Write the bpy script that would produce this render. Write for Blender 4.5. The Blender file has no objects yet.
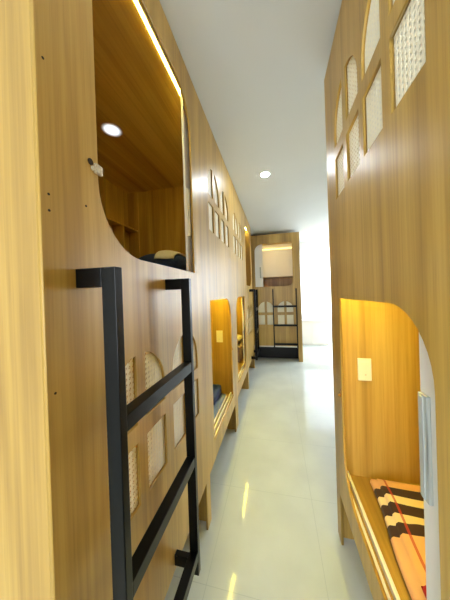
import bpy, bmesh, math, random
from mathutils import Matrix, Vector
random.seed(7)
S = bpy.context.scene
C = S.collection

# ------------------------------------------------------------------ materials
def srgb(r, g, b):
    f = lambda c: (c / 255 / 12.92) if c / 255 <= 0.04045 else ((c / 255 + 0.055) / 1.055) ** 2.4
    return (f(r), f(g), f(b), 1.0)

def new_mat(name):
    m = bpy.data.materials.new(name); m.use_nodes = True
    nt = m.node_tree; b = nt.nodes['Principled BSDF']
    return m, nt, b

def plain(name, col, rough=0.5, metal=0.0, noise=0.0, scale=40.0, spec=0.5):
    m, nt, b = new_mat(name)
    b.inputs['Roughness'].default_value = rough
    b.inputs['Metallic'].default_value = metal
    b.inputs['Specular IOR Level'].default_value = spec
    if noise:
        tc = nt.nodes.new('ShaderNodeTexCoord')
        n = nt.nodes.new('ShaderNodeTexNoise'); n.inputs['Scale'].default_value = scale
        n.inputs['Detail'].default_value = 4
        r = nt.nodes.new('ShaderNodeValToRGB')
        a = [c * (1 - noise) for c in col[:3]] + [1]; e = [min(1, c * (1 + noise)) for c in col[:3]] + [1]
        r.color_ramp.elements[0].position = .3; r.color_ramp.elements[1].position = .7
        r.color_ramp.elements[0].color = a; r.color_ramp.elements[1].color = e
        nt.links.new(tc.outputs['Object'], n.inputs['Vector'])
        nt.links.new(n.outputs['Fac'], r.inputs['Fac'])
        nt.links.new(r.outputs['Color'], b.inputs['Base Color'])
    else:
        b.inputs['Base Color'].default_value = col
    return m

def wood(name, axis, dark, mid, light, rough=0.38):
    """oak laminate, grain running along the given axis"""
    m, nt, b = new_mat(name); L = nt.links.new
    tc = nt.nodes.new('ShaderNodeTexCoord')
    def stretched(fine, along, detail, dist):
        mp = nt.nodes.new('ShaderNodeMapping')
        sc = [fine] * 3; sc['xyz'.index(axis)] = along
        mp.inputs['Scale'].default_value = sc
        n = nt.nodes.new('ShaderNodeTexNoise')
        n.inputs['Scale'].default_value = 1; n.inputs['Detail'].default_value = detail
        n.inputs['Distortion'].default_value = dist
        L(tc.outputs['Object'], mp.inputs['Vector']); L(mp.outputs['Vector'], n.inputs['Vector'])
        return n
    broad = stretched(7, .45, 4, .9)
    fine = stretched(70, 1.1, 5, .3)
    pore = stretched(240, 5, 2, 0)
    mx = nt.nodes.new('ShaderNodeMath'); mx.operation = 'MULTIPLY_ADD'
    mx.inputs[1].default_value = .68
    L(broad.outputs['Fac'], mx.inputs[0])
    m2 = nt.nodes.new('ShaderNodeMath'); m2.operation = 'MULTIPLY'; m2.inputs[1].default_value = .32
    L(fine.outputs['Fac'], m2.inputs[0]); L(m2.outputs[0], mx.inputs[2])
    r = nt.nodes.new('ShaderNodeValToRGB')
    e = r.color_ramp.elements
    e[0].position = .32; e[0].color = dark; e[1].position = .68; e[1].color = light
    k = e.new(.5); k.color = mid
    L(mx.outputs[0], r.inputs['Fac'])
    pr = nt.nodes.new('ShaderNodeValToRGB')
    pr.color_ramp.elements[0].position = .30; pr.color_ramp.elements[0].color = (.80, .77, .72, 1)
    pr.color_ramp.elements[1].position = .42; pr.color_ramp.elements[1].color = (1, 1, 1, 1)
    L(pore.outputs['Fac'], pr.inputs['Fac'])
    mm = nt.nodes.new('ShaderNodeMix'); mm.data_type = 'RGBA'; mm.blend_type = 'MULTIPLY'
    mm.inputs[0].default_value = .6
    L(r.outputs['Color'], mm.inputs[6]); L(pr.outputs['Color'], mm.inputs[7])
    L(mm.outputs[2], b.inputs['Base Color'])
    b.inputs['Roughness'].default_value = rough; b.inputs['Specular IOR Level'].default_value = .75
    bp = nt.nodes.new('ShaderNodeBump'); bp.inputs['Strength'].default_value = .04
    bp.inputs['Distance'].default_value = .002
    L(fine.outputs['Fac'], bp.inputs['Height']); L(bp.outputs['Normal'], b.inputs['Normal'])
    return m

def emit(name, col, strength):
    m, nt, b = new_mat(name)
    b.inputs['Base Color'].default_value = (.8, .8, .8, 1)
    b.inputs['Emission Color'].default_value = col
    b.inputs['Emission Strength'].default_value = strength
    return m

def frosted():
    '''frosted lens, hot in the middle, its halo painted as emission fading into wood colour'''
    m, nt, b = new_mat('frosted_lens_halo'); L = nt.links.new
    b.inputs['Base Color'].default_value = srgb(176, 140, 70); b.inputs['Roughness'].default_value = .4
    tc = nt.nodes.new('ShaderNodeTexCoord'); ln = nt.nodes.new('ShaderNodeVectorMath'); ln.operation = 'LENGTH'
    r = nt.nodes.new('ShaderNodeMapRange'); r.interpolation_type = 'SMOOTHERSTEP'
    r.inputs['From Min'].default_value = .018; r.inputs['From Max'].default_value = .080
    r.inputs['To Min'].default_value = 2.2; r.inputs['To Max'].default_value = 0  # fall-off paints the lamp's halo over the wood tone
    L(tc.outputs['Object'], ln.inputs[0]); L(ln.outputs['Value'], r.inputs['Value'])
    b.inputs['Emission Color'].default_value = (.93, .97, 1.0, 1)
    L(r.outputs['Result'], b.inputs['Emission Strength'])
    return m

OD, OM, OL = srgb(146, 111, 44), srgb(184, 147, 67), srgb(208, 174, 92)
M = {}
M['oak_v'] = wood('oak_laminate_upright', 'z', OD, OM, OL)
M['oak_y'] = wood('oak_laminate_lengthwise', 'y', OD, OM, OL)
M['oak_x'] = wood('oak_laminate_crosswise', 'x', OD, OM, OL)
M['edge'] = plain('oak_edge_band', OM, .42, noise=.04, scale=8)
M['cane'] = plain('woven_cane', srgb(254, 247, 222), .55, noise=.03, scale=120)
M['white'] = plain('white_lacquer', srgb(246, 244, 238), .35)
M['cream'] = plain('cream_plastic', srgb(240, 232, 205), .35)
M['black'] = plain('black_powder_coat', srgb(5, 6, 6), .28, noise=.12, scale=200, spec=.20)
M['alu'] = plain('brushed_aluminium', srgb(188, 194, 190), .4, metal=0)
M['brass'] = plain('brass', srgb(170, 120, 60), .35, metal=.8)
M['clear'] = plain('cloudy_plastic', srgb(214, 204, 178), .2, noise=.25, scale=180)
M['hole'] = plain('dark_hole', srgb(40, 28, 18), .8)
M['navy'] = plain('navy_cotton', srgb(42, 60, 106), .9, noise=.2, scale=60)
M['slate'] = plain('blue_grey_cotton', srgb(104, 118, 146), .9, noise=.15, scale=60)
M['pale'] = plain('pale_grey_towel', srgb(206, 196, 184), .95, noise=.08, scale=90)
M['cloth'] = plain('off_white_cotton', srgb(240, 234, 226), .95, noise=.04, scale=90)
M['mauve'] = plain('mauve_grey_cotton', srgb(120, 104, 118), .9, noise=.2, scale=50)
M['peach'] = plain('peach_cotton', srgb(232, 170, 104), .9, noise=.06, scale=80)
M['red'] = plain('red_cotton', srgb(206, 34, 28), .8, noise=.1, scale=60)
M['wall'] = plain('white_paint', srgb(232, 233, 230), .7, noise=.015, scale=3)
M['ceil'] = plain('ceiling_paint', srgb(214, 218, 216), .8, noise=.015, scale=2)
M['led'] = emit('warm_led', (1.0, .86, .20, 1), 50.0)
M['led_low'] = emit('amber_led', (1.0, .83, .09, 1), 190.0)
M['led_end'] = emit('warm_led_bright', (1.0, .88, .45, 1), 90.0)
M['led_dim'] = emit('warm_led_small', (1.0, .80, .22, 1), 2.2)
M['lamp'] = emit('downlight_glow', (.88, .95, 1.0, 1), 420.0)
M['lamp_added'] = emit('added_downlight_glow', (.88, .95, 1.0, 1), 200.0)
M['puck'] = frosted()

def tile_mat():
    m, nt, b = new_mat('polished_tile'); L = nt.links.new
    tc = nt.nodes.new('ShaderNodeTexCoord')
    mp = nt.nodes.new('ShaderNodeMapping'); mp.inputs['Location'].default_value = (-.2, -.47, 0)
    br = nt.nodes.new('ShaderNodeTexBrick'); br.offset = 0; br.squash = 1
    br.inputs['Scale'].default_value = 1
    br.inputs['Mortar Size'].default_value = .0018; br.inputs['Mortar Smooth'].default_value = .2
    br.inputs['Brick Width'].default_value = .6; br.inputs['Row Height'].default_value = .6
    n = nt.nodes.new('ShaderNodeTexNoise'); n.inputs['Scale'].default_value = 3; n.inputs['Detail'].default_value = 6
    r = nt.nodes.new('ShaderNodeValToRGB')
    r.color_ramp.elements[0].position = .35; r.color_ramp.elements[0].color = srgb(196, 204, 203)
    r.color_ramp.elements[1].position = .65; r.color_ramp.elements[1].color = srgb(206, 214, 212)
    L(tc.outputs['Object'], mp.inputs['Vector']); L(mp.outputs['Vector'], br.inputs['Vector'])
    L(mp.outputs['Vector'], n.inputs['Vector']); L(n.outputs['Fac'], r.inputs['Fac'])
    L(r.outputs['Color'], br.inputs['Color1']); L(r.outputs['Color'], br.inputs['Color2'])
    br.inputs['Mortar'].default_value = srgb(184, 194, 195)
    L(br.outputs['Color'], b.inputs['Base Color'])
    b.inputs['Roughness'].default_value = .075
    b.inputs['Specular IOR Level'].default_value = .22
    return m
M['tile'] = tile_mat()

def curtain_mat():
    m, nt, b = new_mat('sheer_curtain')
    b.inputs['Base Color'].default_value = srgb(240, 241, 240)
    b.inputs['Roughness'].default_value = .9
    tr = nt.nodes.new('ShaderNodeBsdfTranslucent'); tr.inputs['Color'].default_value = (.9, .92, .95, 1)
    mx = nt.nodes.new('ShaderNodeMixShader'); mx.inputs[0].default_value = .45
    nt.links.new(b.outputs[0], mx.inputs[1]); nt.links.new(tr.outputs[0], mx.inputs[2])
    nt.links.new(mx.outputs[0], nt.nodes['Material Output'].inputs['Surface'])
    return m
M['curtain'] = curtain_mat()

def glass_mat():
    m, nt, b = new_mat('window_glass')
    b.inputs['Roughness'].default_value = 0.0
    b.inputs['Transmission Weight'].default_value = 1.0
    b.inputs['IOR'].default_value = 1.02
    return m
M['glass'] = glass_mat()

def blanket_mat():
    """woven stripes: three dark bands across, thin red lines along"""
    m, nt, b = new_mat('striped_blanket_cloth'); L = nt.links.new
    uv = nt.nodes.new('ShaderNodeUVMap'); uv.uv_map = 'UVMap'
    sp = nt.nodes.new('ShaderNodeSeparateXYZ'); L(uv.outputs['UV'], sp.inputs[0])
    r = nt.nodes.new('ShaderNodeValToRGB'); cr = r.color_ramp; cr.interpolation = 'CONSTANT'
    PE, CR, BR = srgb(238, 184, 132), srgb(246, 224, 184), srgb(62, 40, 36)
    # v runs from the far end (0) towards the camera (1)
    stops = [(0, PE), (.041, BR), (.078, CR), (.107, BR), (.145, CR), (.177, BR), (.214, PE), (.66, BR), (.70, CR), (.73, BR), (.77, CR), (.80, BR), (.84, PE)]
    cr.elements[0].position = 0; cr.elements[0].color = PE
    cr.elements[1].position = stops[1][0]; cr.elements[1].color = stops[1][1]
    for p, c in stops[2:]:
        k = cr.elements.new(p); k.color = c
    L(sp.outputs['Y'], r.inputs['Fac'])
    r2 = nt.nodes.new('ShaderNodeValToRGB'); c2 = r2.color_ramp; c2.interpolation = 'CONSTANT'
    W, K = (0, 0, 0, 1), (1, 1, 1, 1)
    c2.elements[0].position = 0; c2.elements[0].color = W
    c2.elements[1].position = .104; c2.elements[1].color = K
    for p, c in [(.114, W), (.50, K), (.51, W), (.80, K), (.81, W)]:
        k = c2.elements.new(p); k.color = c
    L(sp.outputs['X'], r2.inputs['Fac'])
    mx = nt.nodes.new('ShaderNodeMix'); mx.data_type = 'RGBA'
    mu = nt.nodes.new('ShaderNodeMath'); mu.operation = 'MULTIPLY'; mu.inputs[1].default_value = .75
    L(r2.outputs['Color'], mu.inputs[0]); L(mu.outputs[0], mx.inputs[0])
    L(r.outputs['Color'], mx.inputs[6]); mx.inputs[7].default_value = srgb(190, 60, 44)
    L(mx.outputs[2], b.inputs['Base Color'])
    b.inputs['Roughness'].default_value = .9
    b.inputs['Sheen Weight'].default_value = .1
    return m
M['blanket'] = blanket_mat()

# ------------------------------------------------------------------ helpers
def tag(o, label=None, cat=None, group=None, kind=None):
    if label: o['label'] = label
    if cat: o['category'] = cat
    if group: o['group'] = group
    if kind: o['kind'] = kind
    return o

def link(name, bm, mat, parent=None, smooth=False):
    bmesh.ops.recalc_face_normals(bm, faces=bm.faces)
    me = bpy.data.meshes.new(name); bm.to_mesh(me); bm.free()
    if mat: me.materials.append(mat)
    if smooth:
        for p in me.polygons: p.use_smooth = True
    o = bpy.data.objects.new(name, me); C.objects.link(o)
    if parent: o.parent = parent
    return o

def empty(name, loc):
    o = bpy.data.objects.new(name, None); C.objects.link(o); o.location = loc
    o.empty_display_size = .1
    return o

def add_box(bm, p, a, b, bev=0.0):
    """box between corners a and b, given in a unit's (u, w, z) frame and mapped by p"""
    vs = []
    for i in (0, 1):
        for j in (0, 1):
            for k in (0, 1):
                vs.append(bm.verts.new(p((a, b)[i][0], (a, b)[j][1], (a, b)[k][2])))
    idx = [(0, 1, 3, 2), (4, 5, 7, 6), (0, 1, 5, 4), (2, 3, 7, 6), (0, 2, 6, 4), (1, 3, 7, 5)]
    fs = [bm.faces.new([vs[q] for q in f]) for f in idx]
    if bev:
        es = list({e for f in fs for e in f.edges})
        bmesh.ops.bevel(bm, geom=es, offset=bev, segments=2, affect='EDGES', profile=.6)

def ident(x, y, z): return (x, y, z)

def box(name, p, a, b, mat, parent=None, bev=0.0):
    bm = bmesh.new(); add_box(bm, p, a, b, bev)
    return link(name, bm, mat, parent)

def add_cyl(bm, p, c, axis, r, h, seg=24, r2=None):
    """cylinder centred at c (u, w, z) along an axis of that frame"""
    r2 = r if r2 is None else r2
    ring = []
    for s, rr in ((-h / 2, r), (h / 2, r2)):
        row = []
        for i in range(seg):
            t = 2 * math.pi * i / seg
            q = list(c); o = [k for k in range(3) if k != axis]
            q[axis] += s; q[o[0]] += rr * math.cos(t); q[o[1]] += rr * math.sin(t)
            row.append(bm.verts.new(p(*q)))
        ring.append(row)
    for i in range(seg):
        j = (i + 1) % seg
        bm.faces.new([ring[0][i], ring[0][j], ring[1][j], ring[1][i]])
    bm.faces.new(ring[0]); bm.faces.new(ring[1])

def plate_with_holes(name, loops, thick, p, w0, mat, parent):
    """flat board in the (u, z) plane: first loop is the outline, the rest are cut out"""
    cu = bpy.data.curves.new('outline', 'CURVE'); cu.dimensions = '2D'; cu.fill_mode = 'BOTH'
    cu.extrude = thick / 2
    for lp in loops:
        s = cu.splines.new('POLY'); s.points.add(len(lp) - 1); s.use_cyclic_u = True
        for q, (a, b) in zip(s.points, lp): q.co = (a, b, 0, 1)
    t = bpy.data.objects.new('outline', cu); C.objects.link(t)
    bpy.context.view_layer.update()
    dg = bpy.context.evaluated_depsgraph_get()
    me = bpy.data.meshes.new_from_object(t.evaluated_get(dg))
    bm = bmesh.new(); bm.from_mesh(me)
    bpy.data.objects.remove(t); bpy.data.curves.remove(cu); bpy.data.meshes.remove(me)
    bmesh.ops.remove_doubles(bm, verts=bm.verts, dist=1e-5)
    for v in bm.verts:
        u, z, d = v.co
        v.co = p(u, w0 + thick / 2 + d, z)
    o = link(name, bm, mat, parent)
    o.data.materials.append(M['edge'])
    ax = 1 if abs(p(0, 1, 0)[1] - p(0, 0, 0)[1]) > .5 else 0
    for f in o.data.polygons:
        if abs(f.normal[ax]) < .5: f.material_index = 1
    return o

def arc(cx, cz, r, a0, a1, n=10):
    return [(cx + r * math.cos(math.radians(a0 + (a1 - a0) * i / n)),
             cz + r * math.sin(math.radians(a0 + (a1 - a0) * i / n))) for i in range(n + 1)]

def opening(u0, u1, z0, z1, bl=0, br=0, tr=0, tl=0):
    o = []
    o += arc(u0 + bl, z0 + bl, bl, 180, 270) if bl else [(u0, z0)]
    o += arc(u1 - br, z0 + br, br, 270, 360) if br else [(u1, z0)]
    o += arc(u1 - tr, z1 - tr, tr, 0, 90) if tr else [(u1, z1)]
    o += arc(u0 + tl, z1 - tl, tl, 90, 180) if tl else [(u0, z1)]
    return o

def window_panes(c, zb, R=.164, m=.025):
    """arched window: four panes around a cross of muntins; zb = bottom of the window"""
    z1, z2, zc = zb + .212, zb + .272, zb + .345
    out = [opening(c - R, c - m, zb, z1), opening(c + m, c + R, zb, z1)]
    a = math.degrees(math.acos(m / R))
    out.append([(c + m, z2), (c + R, z2)] + arc(c, zc, R, 0, a))
    out.append([(c - R, z2), (c - m, z2)] + arc(c, zc, R, 180 - a, 180))
    return out

def add_strip(bm, p, a, b, wd, w0, t):
    d = Vector((b[0] - a[0], b[1] - a[1]))
    if d.length < 1e-6: return
    n = Vector((-d.y, d.x)).normalized() * wd / 2
    q = [(a[0] + n.x, a[1] + n.y), (b[0] + n.x, b[1] + n.y), (b[0] - n.x, b[1] - n.y), (a[0] - n.x, a[1] - n.y)]
    f = [bm.verts.new(p(u, w0, z)) for u, z in q]; g = [bm.verts.new(p(u, w0 + t, z)) for u, z in q]
    bm.faces.new(f); bm.faces.new(g)
    for i in range(4): bm.faces.new([f[i], f[(i + 1) % 4], g[(i + 1) % 4], g[i]])

def rattan(p, c, zb, parent, w0):
    """sheet of open woven cane behind one arched window"""
    bm = bmesh.new(); P = .0182
    u0, u1, z0, z1 = c - .18, c + .18, zb - .01, zb + .53
    i = 0
    u = u0
    while u <= u1:
        add_strip(bm, p, (u, z0), (u, z1), 0.0092, w0, .0008); u += P
    z = z0
    while z <= z1:
        add_strip(bm, p, (u0, z), (u1, z), 0.0092, w0 + .0004, .0008); z += P
    n = int((u1 - u0 + z1 - z0) / P)
    for k in range(n):                                   # the two diagonal strands
        s = k * P
        a = (u0 + max(0, s - (z1 - z0)), z0 + min(s, z1 - z0)); b = (u0 + min(s, u1 - u0), z0 + max(0, s - (u1 - u0)))
        add_strip(bm, p, a, b, .0020, w0 + .0009, .0006)
        a = (u1 - max(0, s - (z1 - z0)), a[1]); b = (u1 - min(s, u1 - u0), b[1])
        add_strip(bm, p, a, b, .0020, w0 + .0012, .0006)
    return link('rattan_panel', bm, M['cane'], parent)

# ------------------------------------------------------------------ bunk pods
DZ = 1.19
DEPTH = 1.15     # most pods; the near left one is deeper
def fl(p, lst): return [p(*q) for q in lst]

def side_mapper(side, rev):
    """(u along the row, w into the bed, z) to the unit's own axes"""
    sx = -1 if side == 'left' else 1
    sy = -1 if rev else 1
    return lambda u, w, z: (sx * w, sy * u, z)

def sliding_door(p, u0, u1, z0, z1, parent, hu, hz0, hz1, w=.030, hm='alu'):
    d = box('sliding_door', p, (u0, w, z0), (u1, w + .014, z1), M['white'], parent, .001)
    bm = bmesh.new()
    add_box(bm, p, (hu - .017, w - .010, hz0), (hu + .017, w - .0002, hz1), .002)
    add_box(bm, p, (hu - .006, w - .0135, hz0 + .004), (hu + .006, w - .0095, hz1 - .004), .001)
    link('handle', bm, M[hm], d)
    return d

def tracks(p, L, z, parent, hgt=.027):
    bm = bmesh.new()
    for w0, w1 in ((.0170, .0290), (.0455, .0600)):
        add_box(bm, p, (.035, w0, z), (L - .035, w1, z + hgt), .002)
    return link('door_track', bm, M['white'], parent)

def ladder(p, u0, u1, parent, top=1.572, bottom=.305, out=.111):
    t, d = .038, .024
    bm = bmesh.new()
    for u in (u0, u1):
        add_box(bm, p, (u, -out, bottom), (u + d, -out + t, top), .002)
    l = link('ladder', bm, M['black'], parent)
    for z in (1.196, .792, .388):
        bm = bmesh.new(); add_box(bm, p, (u0 + d, -out + .001, z - .02), (u1, -out + t - .001, z + .02), .002)
        link('rung', bm, M['black'], l)
    for u in (u0, u1):
        for z in (top - .046, bottom + .018):
            bm = bmesh.new(); add_box(bm, p, (u, -out + t, z), (u + d, 0.0, z + .046), .002)
            link('bracket', bm, M['black'], l)
    return l

def led(p, u0, u1, z, parent, w=.070, mat='led'):
    o = box('led_strip', p, (u0, w, z - .003), (u1, w + .013, z), M[mat], parent)
    return o

def socket(p, u, z, parent):
    s = box('socket_plate', p, (u - .010, .127, z - .065), (u, .198, z + .065), M['cream'], parent, .002)
    bm = bmesh.new(); add_box(bm, p, (u - .013, .140, z + .008), (u - .0095, .185, z + .046), .001)
    link('switch_rocker', bm, M['cream'], s)
    bm = bmesh.new(); add_cyl(bm, p, (u - .0107, .166, z - .030), 0, .004, .002, 12)
    link('indicator', bm, M['clear'], s)

def bunk(loc, side, rev, swap, top, label, has_ladder=True, cubby=False, edge=1.165):
    p = side_mapper(side, rev)
    root = empty('bunk_pod', loc); tag(root, label, 'bunk bed')
    L = 2.05
    V, Yw = M['oak_v'], M['oak_y']
    DEPTH = 1.275 if cubby else 1.15
    R = .19
    k = dict(br=R, tl=R) if swap else dict(bl=R, tr=R)
    loops = [[(0, 0), (.07, 0), (.07, .30), (.965, .30), (.965, 0), (1.037, 0), (1.037, .30), (1.975, .30), (1.975, 0), (L, 0), (L, top), (0, top)]]
    loops.append(opening(.157, .882, 1.632, 2.652, **k))
    so, sw = (-.030, -.064) if swap else (0, 0)
    loops.append(opening(1.168 + so, 1.893 + so * .6, .432, 1.457, **{**k, **({'bl': 0} if cubby else {})}))
    wins = [(.32, .795), (.715, .795), (1.372 + sw, .795 + DZ), (1.757 + sw, .795 + DZ)]
    for c, zb in wins: loops += window_panes(c, zb, .172 if swap else .164)
    plate_with_holes('front_panel', loops, .012, p, 0, V, root)
    for c, zb in wins: rattan(p, c, zb, root, .0122)
    for u in (0.0, L - .03):
        box('side_panel', p, (u, .052, 0), (u + .03, DEPTH, top - .012), V, root)
        box('corner_post', p, (u, .0122, 0), (u + .03, .0520, top - .006), V, root)
    box('back_panel', p, (.03, DEPTH - .012, .06), (L - .03, DEPTH, top - .02), V, root)
    box('roof_panel', p, (.0305, .0165, 2.765), (L - .0305, DEPTH - .0125, 2.783), Yw, root)
    box('middle_platform', p, (.0305, .0165, 1.565), (L - .0305, DEPTH - .0125, 1.60), Yw, root)
    box('bed_platform', p, (.0305, .0165, .345), (L - .0305, DEPTH - .0125, .39), Yw, root)
    box('leg_board', p, (1.015, .0125, 0), (1.037, DEPTH - .0125, .344), V, root)
    tracks(p, L, .3905, root); tracks(p, L, 1.6005, root)
    tracks(p, L, 2.7475, root, .017)
    led(p, .06, 1.98, 2.7645, root)
    led(p, .06, 1.98, 1.5645, root, mat='led_low')
    sliding_door(p, .858, 1.60, 1.618, 2.745, root, .876, 1.85, 2.13, hm='cream')
    sliding_door(p, edge - .735, edge, .408, 1.556, root, edge - .023, .965, 1.232)
    socket(p, L - .0302, 1.03, root)
    if has_ladder: ladder(p, .075, .513, root)
    # door catch on the edge of the upper opening
    bm = bmesh.new(); add_cyl(bm, p, (.131, -.0015, 1.862), 1, .008, .003, 20)
    c = link('door_catch', bm, M['hole'], root)
    bm = bmesh.new(); add_box(bm, p, (.141, -.009, 1.838), (.166, -.0002, 1.864), .003)
    add_cyl(bm, p, (.138, -.0048, 1.848), 1, .006, .009, 16)
    tag(link('catch_block', bm, M['clear'], c), 'cloudy plastic catch block')
    bm = bmesh.new()
    add_box(bm, p, (1.882, -.006, .915), (1.905, -.0002, .935), .002)
    add_cyl(bm, p, (1.888, -.008, .925), 1, .004, .012, 12)
    add_box(bm, p, (1.876, -.004, .930), (1.884, -.0005, .958), .001)
    tag(link('latch_hook', bm, M['brass'], root), 'small brass hook')
    if cubby:
        bm = bmesh.new(); zt = 2.285; w0 = 1.131; w1 = DEPTH - .0125
        add_box(bm, p, (1.05, w0, zt), (L - .047, w1, zt + .016))
        for u in (1.05, 1.40, 1.735):
            add_box(bm, p, (u, w0 + .001, 1.6005), (u + .016, w1, zt))
        add_box(bm, p, (L - .0465, w0 - .004, 1.6005), (L - .0305, w1, 2.7645))
        add_box(bm, p, (1.475, w0 - .002, zt + .0165), (1.491, w1, 2.7645))
        link('cubby_shelf', bm, V, root)
        bm = bmesh.new(); add_cyl(bm, ident, (0, 0, 0), 2, .080, .0012, 40, .080)
        pk = link('puck_light', bm, M['puck'], root); pk.location = p(1.08, .70, 2.7642)
        for u, z in HOLES:
            bm = bmesh.new(); add_cyl(bm, p, (u, -.0004, z), 1, .0028, .0008, 10)
            link('screw_hole', bm, M['hole'], root)
    return root, p

HOLES = [(.015, 2.016), (.017, 1.727), (.017, 1.692), (.113, 1.738), (.016, 1.299)]
XL, XR = -.469, .328
b1, p1 = bunk((XL, .36, 0), 'left', False, False, 2.825,
     'oak bunk pod nearest on the left, black ladder under its lit open upper berth', cubby=True)
b2, p2 = bunk((XL, 4.4625, 0), 'left', True, False, 2.825,
     'farther oak bunk pod in the left row, beyond the near one')
b3, p3 = bunk((XR, -.572, 0), 'right', False, True, 2.797,
     'oak bunk pod on the right, its lower berth open onto a striped blanket', has_ladder=False, edge=1.245)

# end pod, facing down the corridor
def end_pod():
    W, x0, y0, top = 1.10, -.59, 4.93, 2.772
    p = lambda u, w, z: (u, w, z)
    root = empty('bunk_pod', (x0, y0, 0))
    tag(root, 'oak bunk pod across the far end of the corridor with a white cabinet inside', 'bunk bed')
    V = M['oak_v']; R = .15
    loops = [[(0, 0), (.07, 0), (.07, .33), (W - .085, .33), (W - .085, 0), (W, 0), (W, top), (0, top)]]
    loops.append(opening(.145, .945, 1.632, 2.57, br=.11, tl=R))
    wins = [(.355, .795), (.770, .795)]
    for c, zb in wins: loops += window_panes(c, zb)
    plate_with_holes('front_panel', loops, .012, p, 0, V, root)
    for c, zb in wins: rattan(p, c, zb, root, .0122)
    for u in (0.0, W - .03):
        box('side_panel', p, (u, .0122, 0), (u + .03, DEPTH, top - .012), V, root, .001)
    box('back_panel', p, (.03, DEPTH - .012, .06), (W - .03, DEPTH, top - .02), V, root)
    box('roof_panel', p, (.0305, .0165, 2.70), (W - .0305, DEPTH - .0125, 2.72), M['oak_y'], root)
    box('middle_platform', p, (.0305, .0165, 1.565), (W - .0305, DEPTH - .0125, 1.60), M['oak_y'], root)
    box('bed_platform', p, (.0305, .0165, .345), (W - .0305, DEPTH - .0125, .39), M['oak_y'], root)
    box('sill_strip', p, (.11, -.006, .306), (W - .10, -.0003, .332), M['white'], root, .001)
    box('underside_shade', p, (.071, .22, 0.001), (W - .0305, .24, .344), M['black'], root)  # black board standing in for the shade in the void under the pod
    d = sliding_door(p, .04, .315, 1.602, 2.69, root, .262, 1.83, 2.07)
    sliding_door(p, .06, W - .06, .395, 1.55, root, .06 + .03, .9, 1.1)
    tracks(p, W, 1.6005, root)
    led(p, .06, W - .06, 2.6995, root, mat='led_end'); led(p, .06, W - .06, 1.5645, root)
    # white wall cabinet on the back wall
    cb = box('wall_cabinet', p, (.032, .72, 1.88), (W - .032, DEPTH - .0125, 2.6995), M['white'], root, .002)
    for u0, u1 in ((.05, .618), (.632, W - .05)):
        box('cabinet_door', p, (u0, .702, 1.885), (u1, .7195, 2.565), M['white'], cb, .002)
    box('led_strip', p, (.10, .690, 2.575), (W - .10, .719, 2.590), M['led_dim'], cb)
    # ladder on the front
    ladder(p, .505, .985, root, out=.09)
    return root, p
b4, p4 = end_pod()

# ------------------------------------------------------------------ soft goods
def soft(bm_fn, name, mat, loc, parent=None, sub=2, rz=0, noise=.0, seed=0):
    bm = bmesh.new(); bm_fn(bm)
    o = link(name, bm, mat, parent, True); o.location = loc; o.rotation_euler = (0, 0, rz)
    return o

def cushion(name, sx, sy, sz, mat, loc, rz=0, n=14, parent=None, tilt=(0, 0)):
    """pillow: puffed grid, thin at the seam"""
    bm = bmesh.new(); grid = {}
    for side in (1, -1):
        for i in range(n + 1):
            for j in range(n + 1):
                a, b = 2 * i / n - 1, 2 * j / n - 1
                h = ((1 - abs(a) ** 2.6) * (1 - abs(b) ** 2.6)) ** .5
                pin = 1 - .06 * (a * a) * (b * b)
                bump = .03 * math.sin(5 * a + 3 * b) * h
                edge = i in (0, n) or j in (0, n)
                if edge and side == -1: grid[side, i, j] = grid[1, i, j]; continue
                z = sz / 2 + side * (h + bump) * sz / 2
                if edge: z = sz / 2
                grid[side, i, j] = bm.verts.new((a * sx / 2 * pin, b * sy / 2 * pin, z))
    for side in (1, -1):
        for i in range(n):
            for j in range(n):
                bm.faces.new([grid[side, i, j], grid[side, i + 1, j], grid[side, i + 1, j + 1], grid[side, i, j + 1]])
    o = link(name, bm, mat, parent, True); o.location = loc; o.rotation_euler = (tilt[0], tilt[1], rz)
    return o

def slab(name, sx, sy, sz, mat, loc, rz=0, r=.02, wav=.004, parent=None, seed=1):
    """folded cloth or mattress: rounded block with gentle dents"""
    bm = bmesh.new()
    add_box(bm, ident, (-sx / 2, -sy / 2, 0), (sx / 2, sy / 2, sz))
    bmesh.ops.subdivide_edges(bm, edges=list(bm.edges), cuts=9, use_grid_fill=True)
    for v in bm.verts:                                        # round the edges
        q = [v.co.x, v.co.y, v.co.z - sz / 2]; h = [sx / 2, sy / 2, sz / 2]; rr = min(r, sz / 2)
        inner = [max(-hh + rr, min(hh - rr, c)) for c, hh in zip(q, h)]
        d = Vector([c - i for c, i in zip(q, inner)])
        if d.length > 1e-6:
            d = d.normalized() * rr
            v.co = Vector(inner) + d + Vector((0, 0, sz / 2))
        if v.co.z > sz * .4:
            v.co.z += wav * (math.sin(13 * v.co.x + seed) * math.cos(11 * v.co.y + 2 * seed))
    o = link(name, bm, mat, parent, True); o.location = loc; o.rotation_euler = (0, 0, rz)
    return o

# right lower berth: mattress under a striped blanket
mt = slab('mattress', .84, 1.66, 0.050, M['peach'], (.955, .545, .391), r=.03, wav=0)
tag(mt, 'peach mattress in the right lower berth under the striped blanket', 'mattress')

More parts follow.
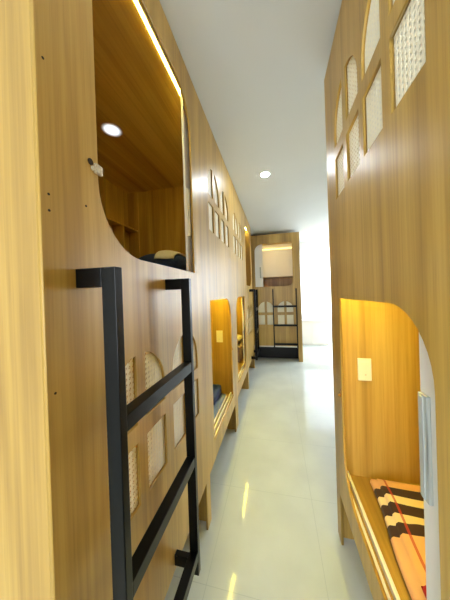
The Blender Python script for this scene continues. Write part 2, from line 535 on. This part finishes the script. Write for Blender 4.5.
def striped_blanket():
    bm = bmesh.new(); uvl = bm.loops.layers.uv.new('UVMap')
    x0, x1, y0, y1, zt = .424, 1.36, -.05, 1.378, .452
    prof = []                                                # across: hangs down over the near edge of the mattress
    prof += [(x0, .404), (x0 - .001, .413), (x0 + .004, .425), (x0 + .012, .431), (x0 + .036, .4325), (x0 + .040, .445), (x0 + .050, .453)]
    n = 22
    for i in range(1, n + 1): prof.append((x0 + .05 + (x1 - x0 - .05) * i / n, zt))
    s = [0]
    for a, b in zip(prof, prof[1:]): s.append(s[-1] + math.dist(a, b))
    m = 70
    V = {}; T = {}
    for j in range(m + 1):
        v = j / m; y = y1 + (y0 - y1) * v
        for i, (x, z) in enumerate(prof):
            hump = .0 if i < 6 else .004 * math.sin(9 * x + 14 * y) + .003 * math.sin(23 * y - 6 * x)
            fold = .009 * math.exp(-((y - 1.12 + .10 * (x - x0)) / .035) ** 2) if i > 7 else 0
            dx = (.004 * math.sin(17 * y) + .066 * min(1, max(0, (y - .84) / .52))) * max(0, 1 - i / 22)
            zz = z + max(hump, -.002) + fold
            if j == 0 and i > 4: zz = z - .014
            V[i, j] = bm.verts.new((x + dx, y + .012 * math.sin(4 * x + 1), zz)); T[i, j] = (s[i] / s[-1], v)
    for j in range(m):
        for i in range(len(prof) - 1):
            f = bm.faces.new([V[i, j], V[i + 1, j], V[i + 1, j + 1], V[i, j + 1]])
            for lp, key in zip(f.loops, [(i, j), (i + 1, j), (i + 1, j + 1), (i, j + 1)]): lp[uvl].uv = T[key]
    o = link('striped_blanket', bm, M['blanket'], None, True)
    sm = o.modifiers.new('thick', 'SOLIDIFY'); sm.thickness = .004; sm.offset = 0
    return tag(o, 'peach and cream blanket with dark brown stripes spread in the right lower berth', 'blanket')
striped_blanket()
rd = cushion('cloth_bundle', .12, .12, .07, M['red'], (.497, .80, .466))
tag(rd, 'small red cloth bundle lying on the striped blanket', 'bundle')

# near left pod, upper berth
um = slab('mattress', .82, 1.86, .08, M['pale'], (XL - .66, .36 + 1.02, 1.601), r=.03, wav=0)
tag(um, 'pale mattress inside the upper berth of the near left pod', 'mattress')
PX, PY, PZ, PW, PD, PH = -1.07, 2.02, 1.684, .50, .46, .24
pi = cushion('pillow', PW, PD, PH, M['navy'], (PX, PY, PZ))
tag(pi, 'navy blue pillow at the far end of the near left upper berth', 'pillow')
def draped_towel():
    bm = bmesh.new(); n = 16; V = {}
    for i in range(n + 1):
        for j in range(n + 1):
            a = .06 + .76 * i / n; b = -.985 + 1.15 * j / n
            h = max(0, (1 - abs(a) ** 2.6) * (1 - abs(b) ** 2.6)) ** .5
            pin = 1 - .06 * a * a * b * b
            z = PH / 2 + (h + .03 * math.sin(5 * a + 3 * b) * h) * PH / 2 + .011 + .003 * math.sin(9 * a)
            V[i, j] = bm.verts.new((a * PW / 2 * pin, b * PD / 2 * pin - .008, z))
    for i in range(n):
        for j in range(n): bm.faces.new([V[i, j], V[i + 1, j], V[i + 1, j + 1], V[i, j + 1]])
    o = link('folded_towel', bm, M['cloth'], None, True); o.location = (PX, PY, PZ)
    sm = o.modifiers.new('thick', 'SOLIDIFY'); sm.thickness = .012; sm.offset = 0
    tag(o, 'pale folded towel lying on the navy blue pillow', 'towel')
draped_towel()

# near left pod, lower berth
lm = slab('folded_quilt', .50, .60, .06, M['slate'], (XL - .33, 1.98, .3915), r=.025)
tag(lm, 'blue grey folded quilt in the lower berth of the near left pod', 'quilt')
pp = slab('hem', .012, .56, .02, M['cream'], (.252, 0, .02), parent=lm, r=.005, wav=0)
tag(pp, 'cream hem along its edge')
ln = slab('folded_blanket', .44, .30, .10, M['navy'], (XL - .34, 2.10, .4565), r=.03)
tag(ln, 'dark navy folded blanket stacked on the blue grey quilt', 'blanket')

# farther left pod, lower berth
q2 = slab('folded_quilt', .50, .70, .26, M['mauve'], (XL - .34, 3.78, .3915), r=.06, wav=.012)
tag(q2, 'mauve grey folded quilt in the lower berth of the farther left pod', 'quilt')
q3 = cushion('pillow', .40, .34, .12, M['pale'], (XL - .34, 3.78, .668))
tag(q3, 'pale pillow on top of the mauve grey quilt', 'pillow')

# ------------------------------------------------------------------ room shell
def shell(name, a, b, mat):
    return tag(box(name, ident, a, b, mat), kind='structure')
X0, X1, Y0, Y1, H = -1.80, 3.2, -2.6, 6.95, 2.83
YB = 5.87
fl_ = shell('floor', (X0 - .1, Y0 - .1, -.1), (X1 + .1, Y1 + .1, 0), M['tile'])
shell('ceiling', (X0 - .1, Y0 - .1, H), (X1 + .1, YB, H + .3), M['ceil'])
shell('trim_1', (X0 - .1, YB, 2.98), (X1 + .1, Y1 + .1, H + .3), M['ceil'])
shell('wall_left', (X0 - .1, Y0, 0), (X0, Y1, 3.0), M['wall'])

def wall_with_window(name, axis, pos, thick, a0, a1, w0, w1, z0, z1, top):
    bm = bmesh.new()
    def bx(s0, s1, q0, q1):
        if axis == 'x': add_box(bm, ident, (pos, s0, q0), (pos + thick, s1, q1))
        else: add_box(bm, ident, (s0, pos, q0), (s1, pos + thick, q1))
    bx(a0, w0, 0, top); bx(w1, a1, 0, top); bx(w0, w1, 0, z0); bx(w0, w1, z1, top)
    return tag(link(name, bm, M['wall']), kind='structure')

def window(name, axis, pos, w0, w1, z0, z1, nm=2):
    bm = bmesh.new(); t = .05
    def bx(s0, s1, q0, q1, d=.06):
        if axis == 'x': add_box(bm, ident, (pos - d / 2, s0, q0), (pos + d / 2, s1, q1))
        else: add_box(bm, ident, (s0, pos - d / 2, q0), (s1, pos + d / 2, q1))
    bx(w0, w0 + t, z0, z1); bx(w1 - t, w1, z0, z1); bx(w0 + t, w1 - t, z0, z0 + t); bx(w0 + t, w1 - t, z1 - t, z1)
    for i in range(1, nm):
        c = w0 + (w1 - w0) * i / nm; bx(c - .02, c + .02, z0 + t, z1 - t, .05)
    o = tag(link(name, bm, M['white']), kind='structure')
    return o

wall_with_window('wall_back', 'y', Y1, .1, X0, X1, .75, 2.95, .85, 2.6, 3.0)
window('window_1', 'y', Y1 + .05, .75, 2.95, .85, 2.6, 3)
wall_with_window('wall_right', 'x', X1, .1, Y0, Y1, 5.0, 6.7, .5, 2.55, 3.0)
window('window_2', 'x', X1 + .05, 5.0, 6.7, .5, 2.55, 2)
wall_with_window('wall_front', 'y', Y0 - .1, .1, X0, X1, -1.5, 0, .3, 2.5, 3.0)
window('window_3', 'y', Y0 - .05, -1.5, 0, .3, 2.5, 2)

# sheer curtain in front of the far window, low white cabinet below
bm = bmesh.new(); n = 220; rows = []
for zz in (.74, 1.3, 1.9, 2.5, 2.72):
    rows.append([bm.verts.new((.62 + 2.5 * i / n, 6.86 + .016 * math.sin(i * .31) + .010 * math.sin(i * .13 + zz), zz)) for i in range(n + 1)])
for a, b in zip(rows, rows[1:]):
    for i in range(n): bm.faces.new([a[i], a[i + 1], b[i + 1], b[i]])
cu = link('curtain', bm, M['curtain'], None, True)
tag(cu, 'white sheer curtain hanging at the bright far window beyond the pods', 'curtain')
bm = bmesh.new(); add_cyl(bm, ident, (1.87, 6.86, 2.735), 0, .012, 2.56, 16)
link('curtain_rod', bm, M['white'], cu)
lc = empty('low_cabinet', (1.0, 6.70, 0)); tag(lc, 'low white cabinet under the bright window at the far end', 'cabinet')
box('body', ident, (-.48, -.19, .004), (.35, .12, .66), M['white'], lc, .003)
box('cabinet_top', ident, (-.49, -.20, .6605), (.357, .125, .69), M['white'], lc, .003)
for x0 in (-.47, -.06):
    d = box('cabinet_door', ident, (x0, -.206, .05), (x0 + .40, -.1905, .65), M['white'], lc, .002)

# ------------------------------------------------------------------ lamps and daylight
def downlight(x, y, label, mat='lamp'):
    r = empty('ceiling_light', (x, y, H)); tag(r, label, 'ceiling light')
    bm = bmesh.new(); add_cyl(bm, ident, (0, 0, -.004), 2, .052, .0075, 40, .055); link('light_ring', bm, M['white'], r)
    bm = bmesh.new(); add_cyl(bm, ident, (0, 0, -.009), 2, .040, .003, 32); link('lens', bm, M[mat], r)
downlight(-.08, 2.52, 'small round recessed downlight glowing in the corridor ceiling')
downlight(-.02, .25, 'unseen downlight added in the ceiling right above the viewpoint', 'lamp_added')  # out of view, added to brighten the near panels

def area(name, loc, rot, sx, sy, power, col):
    l = bpy.data.lights.new(name, 'AREA'); l.shape = 'RECTANGLE'; l.size = sx; l.size_y = sy
    l.energy = power; l.color = col
    o = bpy.data.objects.new(name, l); C.objects.link(o); o.location = loc; o.rotation_euler = rot
    return o
DAY = (.88, .95, 1.0)
area('daylight_behind', (-.75, Y0 - .2, 1.4), (math.radians(82), 0, 0), 1.5, 2.1, 132, DAY)
area('daylight_right', (X1 + .40, 5.85, 1.8), (math.radians(70), 0, math.radians(90)), 1.65, 2.0, 190, DAY)
area('daylight_far', (1.85, Y1 + .25, 1.75), (math.radians(-90), 0, 0), 2.1, 1.7, 240, DAY)

w = bpy.data.worlds.new('World'); S.world = w; w.use_nodes = True
bg = w.node_tree.nodes['Background']; bg.inputs[0].default_value = (.85, .92, 1, 1); bg.inputs[1].default_value = .5

# ------------------------------------------------------------------ camera
cam = bpy.data.cameras.new('camera'); co = bpy.data.objects.new('camera', cam); C.objects.link(co)
f, yaw, roll, pitch, sy = 220.35, .229, .0331, -.0041, -5.035
cam.sensor_fit = 'AUTO'; cam.sensor_width = 36; cam.lens = 36 * f / 600
cam.shift_y = sy / 600; cam.clip_start = .02
F = Vector((-math.sin(yaw) * math.cos(pitch), math.cos(yaw) * math.cos(pitch), math.sin(pitch)))
Rt = Vector((math.cos(yaw), math.sin(yaw), 0)); Up = Rt.cross(F)
ex = math.cos(roll) * Rt - math.sin(roll) * Up
ey = math.sin(roll) * Rt + math.cos(roll) * Up
m = Matrix((ex, ey, -F)).transposed().to_4x4(); m.translation = (0, 0, 1.5)
co.matrix_world = m
S.camera = co

S.view_settings.view_transform = 'Standard'; S.view_settings.look = 'None'
S.view_settings.gamma = 1; S.view_settings.use_curve_mapping = False
S.view_settings.exposure = -0.09
S.cycles.use_denoising = True
S.cycles.max_bounces = 10; S.cycles.diffuse_bounces = 6
